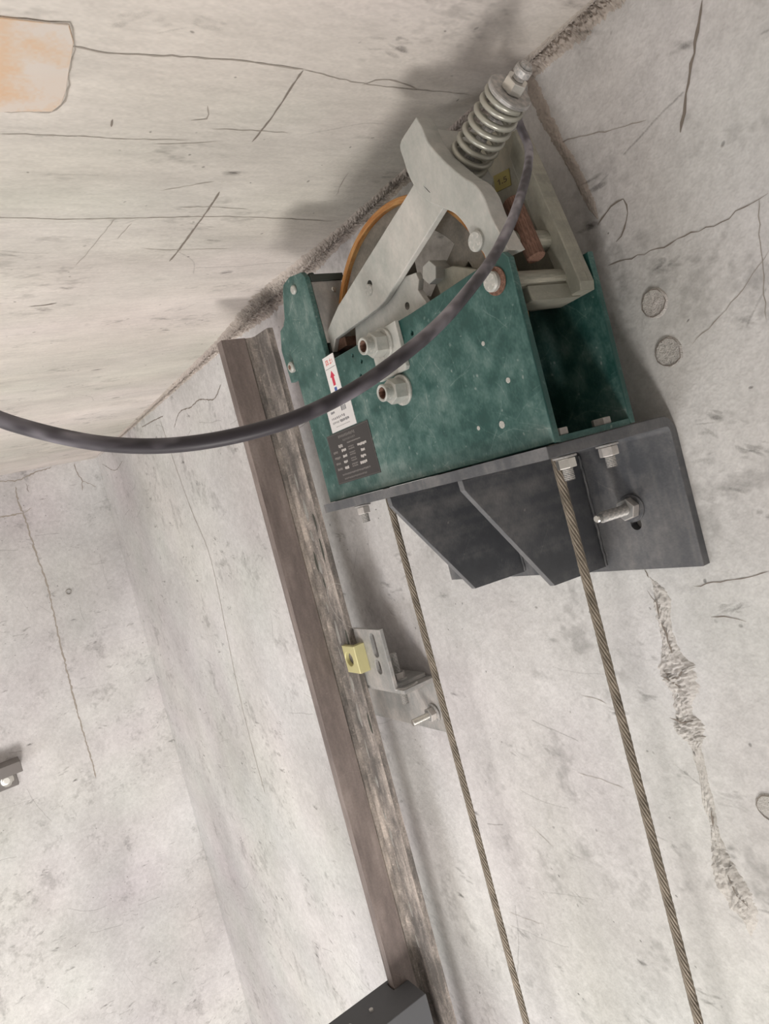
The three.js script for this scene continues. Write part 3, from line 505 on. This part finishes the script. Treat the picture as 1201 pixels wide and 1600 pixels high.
// ---------------------------------------------------------------- governor rope: two hanging runs and the bend over the sheave
{
  const RB = [-0.509, Y0 + 0.002, 0.097];
  const rope = thing('governor_rope', 'twisted steel wire rope hanging in two runs below the governor', 'rope', RB);
  function strands(x, yTop) {
    const out = [], S = 8, pitch = 0.052, L = yTop - RB[1], turns = L / pitch, sr = 0.00118, cr = 0.0027;
    for (let s = 0; s < S; s++) {
      class C2 extends THREE.Curve { getPoint(t, o = V(0, 0, 0)) { const a = t * turns * Math.PI * 2 + s * Math.PI * 2 / S; return o.set(x - RB[0] + cr * Math.cos(a), t * L, cr * Math.sin(a)); } }
      out.push(new THREE.TubeGeometry(new C2(), Math.round(turns * 11), sr, 5, false));
    }
    return out;
  }
  for (const x of [-0.6295, -0.387]) {
    const run = mesh('rope_run', strands(x, 0.124), ropeMat, rope);
    mesh('rope_core', new THREE.CylinderGeometry(0.0019, 0.0019, 0.124 - RB[1], 10).translate(x - RB[0], (0.124 - RB[1]) / 2, 0), ropeMat, run);
  }
  const arc = []; for (let i = 0; i <= 40; i++) { const a = Math.PI * i / 40; arc.push([0.1213 * Math.cos(a) + 0.0007, 0.124 - RB[1] + 0.1213 * Math.sin(a), 0.001]); }
  mesh('rope_bend', tube(arc, 0.004, 120, 10), ropeMat, rope);
}

// ---------------------------------------------------------------- guide rail (T section, blade towards the shaft)
{
  const rx = -0.9005, z0 = 0.0585, top = 0.252, B = [rx, Y0, z0];
  const rail = thing('guide_rail', 'brown steel T-section guide rail splashed with mortar, left of the governor', 'rail', B);
  const half = [[0.008, 0.062], [0.008, 0.0275], [0.0052, 0.0245], [0.0056, 0.0165], [0.010, 0.0125], [0.030, 0.0105], [0.0445, 0.0085], [0.0445, 0]];
  const foot = [[0.008, 0.0275], [0.0052, 0.0245], [0.0056, 0.0165], [0.010, 0.0125], [0.030, 0.0105], [0.0445, 0.0085], [0.0445, 0]];
  const both = h => [...h, ...h.slice().reverse().map(([x, z]) => [-x, z])];
  mesh('rail_blade', sweepY([[-0.008, 0.0272], [0.008, 0.0272], [0.008, 0.062], [-0.008, 0.062]], 0, top - Y0, 0.0006), guideMat, rail, 'smooth brown running blade');
  mesh('rail_foot', sweepY(both(foot), 0, top - Y0, 0.0003), rawSteelMat, rail, 'rough mortar-splashed foot of the rail');
  // mortar lumps stuck on the foot
  const lump = mat => (y, x, z, a, b, c) => { const g = new THREE.IcosahedronGeometry(1, 2), p = g.attributes.position; for (let i = 0; i < p.count; i++) { const k = 0.8 + 0.35 * bumpy(p.getX(i) * 0.3 + y * 9, p.getY(i) * 0.3, 2); p.setXYZ(i, p.getX(i) * a * k, p.getY(i) * b * k, p.getZ(i) * c * k); } g.computeVertexNormals(); g.translate(x, y - Y0, z); mesh('mortar_splash', g, mat, rail); };
  const L = lump(mortarMat), D = lump(std({ color: 0x4c4d46, roughness: 0.9 }));
  for (let i = 0; i < 16; i++) L(0.05 - i * 0.045 + rr(-0.015, 0.015), rr(0.012, 0.024), 0.0112, rr(0.002, 0.005), rr(0.010, 0.026), 0.0016);
  D(-0.075, 0.014, 0.0118, 0.004, 0.018, 0.0012); D(-0.105, 0.02, 0.011, 0.003, 0.014, 0.0012); D(-0.06, 0.036, 0.0096, 0.003, 0.02, 0.001); D(-0.02, 0.037, 0.0096, 0.003, 0.016, 0.001); D(-0.19, 0.040, 0.0092, 0.003, 0.022, 0.001); D(-0.31, 0.040, 0.0092, 0.0026, 0.02, 0.001);
}
// bracket carrying the rail: stand-off plate with slots, ledge, wall angle, bolts and a rail clip
{
  const B = [-0.83, -0.33, 0];
  const rb = thing('rail_bracket', 'galvanised angle bracket on the wall with a yellow clip gripping the rail', 'bracket', B);
  const q = (name, geo, mat, parent = rb, label) => { const l = Array.isArray(geo) ? geo : [geo]; l.forEach(g => off(g, B)); return mesh(name, l.length > 1 ? l : l[0], mat, parent, label); };
  const slotPath = (x0, y0, x1, y1) => rrect(x0, y0, x1, y1, (x1 - x0) / 2 * 0.98).getPoints(8).map(p => [p.x, p.y]);
  const sp = q('standoff_plate', plate([[-0.935, -0.257], [-0.787, -0.257], [-0.787, -0.1755], [-0.935, -0.1755]], 0.0525, 0.0578, 0.0006, [slotPath(-0.817, -0.2145, -0.805, -0.181), slotPath(-0.820, -0.238, -0.808, -0.218)]), zincMat);
  q('ledge', plate([[-0.935, -0.257], [-0.787, -0.257], [-0.787, -0.252], [-0.935, -0.252]], 0.006, 0.053, 0.0005), zincMat, sp);
  const wa = q('wall_angle', plate([[-0.955, -0.335], [-0.769, -0.335], [-0.769, -0.258], [-0.955, -0.258]], 0, 0.0055, 0.0006), zincMat);
  q('angle_top', plate([[-0.955, -0.2625], [-0.769, -0.2625], [-0.769, -0.2572], [-0.955, -0.2572]], 0.005, 0.056, 0.0005), zincMat, wa);
  const b1 = q('ledge_bolt', threads(0.0048, 0.036, [-0.806, -0.252, 0.036], [0, 1, 0]), zincMat);
  q('nut', hexAlong(0.0095, 0.0085, [-0.806, -0.2505, 0.036], [0, 1, 0], 0.2), zincMat, b1);
  q('washer', rod(0.012, 0.002, [-0.806, -0.2522, 0.036], [0, 1, 0], 0.0004), zincMat, b1);
  q('shank', threads(0.0048, 0.024, [-0.806, -0.286, 0.036], [0, 1, 0]), zincMat, b1);
  const a = [-0.7905, -0.3095, 0.0055], d = [-0.08, -0.02, 1];
  const b2 = q('anchor_bolt', threads(0.0048, 0.036, a, d), brightMat);
  q('nut', hexAlong(0.0098, 0.0085, at(a, d, 0.002), d, 0.1), zincMat, b2);
  q('washer', rod(0.0135, 0.0022, at(a, d, -0.0001), d, 0.0004), zincMat, b2);
  const cl = q('rail_clip', plate([[-0.8705, -0.2335], [-0.8365, -0.2335], [-0.8365, -0.195], [-0.8705, -0.195]], 0.0678, 0.0745, 0.0010, [[-0.858, -0.2142, 0.0098]]), yellowZincMat, rb, 'yellow zinc rail clip with dark bolt hole');
  q('clip_heel', plate([[-0.8465, -0.2335], [-0.8365, -0.2335], [-0.8365, -0.195], [-0.8465, -0.195]], 0.0576, 0.069, 0.0008), yellowZincMat, cl);
  q('weld_bead', tube([[-0.789, -0.2575, 0.0555], [-0.778, -0.2585, 0.05], [-0.773, -0.2575, 0.04], [-0.775, -0.256, 0.03]], 0.0022, 30, 7), zincMat, wa);
}
// loose tie wire poking out beside the rail
{
  const m = mesh('tie_wire', tube([[-0.852, -0.1755, 0.0585], [-0.858, -0.166, 0.066], [-0.868, -0.150, 0.072], [-0.872, -0.128, 0.074], [-0.866, -0.112, 0.073], [-0.852, -0.108, 0.068], [-0.842, -0.111, 0.064]], 0.00022, 60, 6), std({ color: 0xc9c4be, roughness: 0.4, metalness: 0.4 }));
  m.userData = { label: 'thin loose tie wire curling beside the rail above the clip', category: 'wire' };
}
// black cable looping in front of the governor
{
  const pts = [[-0.372, 0.262, 0.066], [-0.3600, 0.2520, 0.0745], [-0.3550, 0.2389, 0.0808], [-0.3468, 0.2197, 0.0876], [-0.3282, 0.1927, 0.1156], [-0.3090, 0.1632, 0.1518], [-0.2876, 0.1323, 0.1939], [-0.2704, 0.1061, 0.2330], [-0.2531, 0.0846, 0.2717], [-0.2435, 0.0672, 0.3037], [-0.2370, 0.0548, 0.3309], [-0.2380, 0.0428, 0.3605], [-0.2431, 0.0359, 0.3868], [-0.2503, 0.0344, 0.4035], [-0.2595, 0.0351, 0.4211], [-0.2703, 0.0384, 0.4373], [-0.2807, 0.0443, 0.4529], [-0.2862, 0.0501, 0.4646], [-0.2904, 0.0567, 0.4760], [-0.2919, 0.0614, 0.4834], [-0.2931, 0.0723, 0.4975], [-0.3002, 0.0932, 0.5162], [-0.32, 0.15, 0.55], [-0.37, 0.23, 0.6], [-0.42, 0.29, 0.64], [-0.45, 0.3215, 0.66]];
  const m = mesh('electric_cable', tube(pts, 0.0031, 320, 14), cableMat);
  m.userData = { label: 'dusty black cable looping across the picture in front of the governor', category: 'cable' };
}
// dark bracket with a bright bolt on the far left wall
{
  const B = [X0, -0.505, 0.5];
  const lb = thing('wall_bracket', 'dark steel bracket with a shiny bolt head on the far left wall', 'bracket', B);
  const q = (name, geo, mat, parent = lb, label) => { off(geo, B); return mesh(name, geo, mat, parent, label); };
  const dk = std({ color: 0x77726f, roughness: 0.7 });
  q('back_plate', new RoundedBoxGeometry(0.008, 0.055, 0.2, 2, 0.002).translate(X0 + 0.004, -0.515, 0.535), dk);
  q('shelf', new RoundedBoxGeometry(0.07, 0.03, 0.2, 2, 0.002).translate(X0 + 0.036, -0.482, 0.52), dk);
  const b = q('bolt_head', turned([[0, 0.012], [0.008, 0.0115], [0.015, 0.009], [0.019, 0.004], [0.02, 0]], [X0 + 0.008, -0.517, 0.462], [1, 0, 0]), brightMat, lb, 'bright chrome bolt head');
}
// guide shoe of the lift car closing round the blade at the bottom of the picture
{
  const B = [-0.9005, Y0, 0.14];
  const gs = thing('guide_shoe', 'dark grey guide shoe gripping the rail blade at the bottom edge', 'guide shoe', B);
  const q = (name, geo, mat, parent = gs) => { off(geo, B); return mesh(name, geo, mat, parent); };
  const dk = std({ color: 0x56575a, roughness: 0.7 });
  q('shoe_body', sweepY([[-0.916, 0.098], [-0.9095, 0.098], [-0.9095, 0.1225], [-0.8915, 0.1225], [-0.8915, 0.098], [-0.848, 0.098], [-0.848, 0.24], [-0.916, 0.24]], -0.80, -0.680, 0.001), dk);
  q('stand', new RoundedBoxGeometry(0.06, 1.6, 0.08, 2, 0.004).translate(-0.882, -1.599, 0.19), dk);
  for (const z of [0.165, 0.2]) q('cap_screw', rod(0.003, 0.004, [-0.885, -0.681, z], [0, 1, 0]), zincMat);
}
// ---------------------------------------------------------------- unseen flood lamp on a stand, placed to light ceiling and left wall
{
  const B = [UNSEEN_LAMP.pos[0], Y0, UNSEEN_LAMP.pos[2]];
  const wl = thing('unseen_flood_lamp', 'unseen square flood lamp on a tripod, out of view, lighting the shaft from below', 'lamp', B);
  const head = new THREE.Group(); head.name = 'lamp_head'; head.position.set(0, UNSEEN_LAMP.pos[1] - Y0, 0); wl.add(head);
  const dir = V(...UNSEEN_LAMP.aim).sub(V(...UNSEEN_LAMP.pos)).normalize();
  head.quaternion.setFromUnitVectors(V(0, 0, 1), dir);
  const black = std({ color: 0x222222, roughness: 0.6 });
  mesh('housing', new RoundedBoxGeometry(UNSEEN_LAMP.w + 0.04, UNSEEN_LAMP.h + 0.04, 0.05, 2, 0.008).translate(0, 0, -0.034), black, head);
  mesh('diffuser', new THREE.BoxGeometry(UNSEEN_LAMP.w, UNSEEN_LAMP.h, 0.003).translate(0, 0, -0.0075), std({ color: 0xffffff, emissive: UNSEEN_LAMP.color, emissiveIntensity: 1.5, roughness: 0.6 }), head);
  mesh('pole', new THREE.CylinderGeometry(0.014, 0.014, UNSEEN_LAMP.pos[1] - Y0 - 0.1, 14).translate(0, (UNSEEN_LAMP.pos[1] - Y0 - 0.1) / 2 + 0.02, 0).translate(-dir.x * 0.05, 0, -dir.z * 0.05), black, wl);
  for (let k = 0; k < 3; k++) mesh('leg', tube([[-dir.x * 0.05, 0.22, -dir.z * 0.05], [-dir.x * 0.05 + 0.22 * Math.cos(k * 2.094), 0.004, -dir.z * 0.05 + 0.22 * Math.sin(k * 2.094)]], 0.01, 4, 8), black, wl);
}
{
  const p = UNSEEN_PANEL.pos, wl = thing('unseen_panel_lamp', 'unseen flat lamp panel, out of view on the wall facing the governor', 'lamp', [p[0], p[1], Z1]);  // panel lamp out of view, placed to soften shadows on the back wall
  const d = p[2] - Z1;
  mesh('housing', new RoundedBoxGeometry(UNSEEN_PANEL.w + 0.03, UNSEEN_PANEL.h + 0.03, 0.05, 2, 0.006).translate(0, 0, -0.026), std({ color: 0xcfcfcd, roughness: 0.5 }), wl);
  mesh('diffuser', new THREE.BoxGeometry(UNSEEN_PANEL.w, UNSEEN_PANEL.h, 0.004).translate(0, 0, d + 0.0075), std({ color: 0xffffff, emissive: UNSEEN_PANEL.color, emissiveIntensity: 1.5, roughness: 0.6 }), wl);
}
scene.traverse(o => { if (o.isMesh) { o.castShadow = true; o.receiveShadow = true; } });
renderer.render(scene, camera);
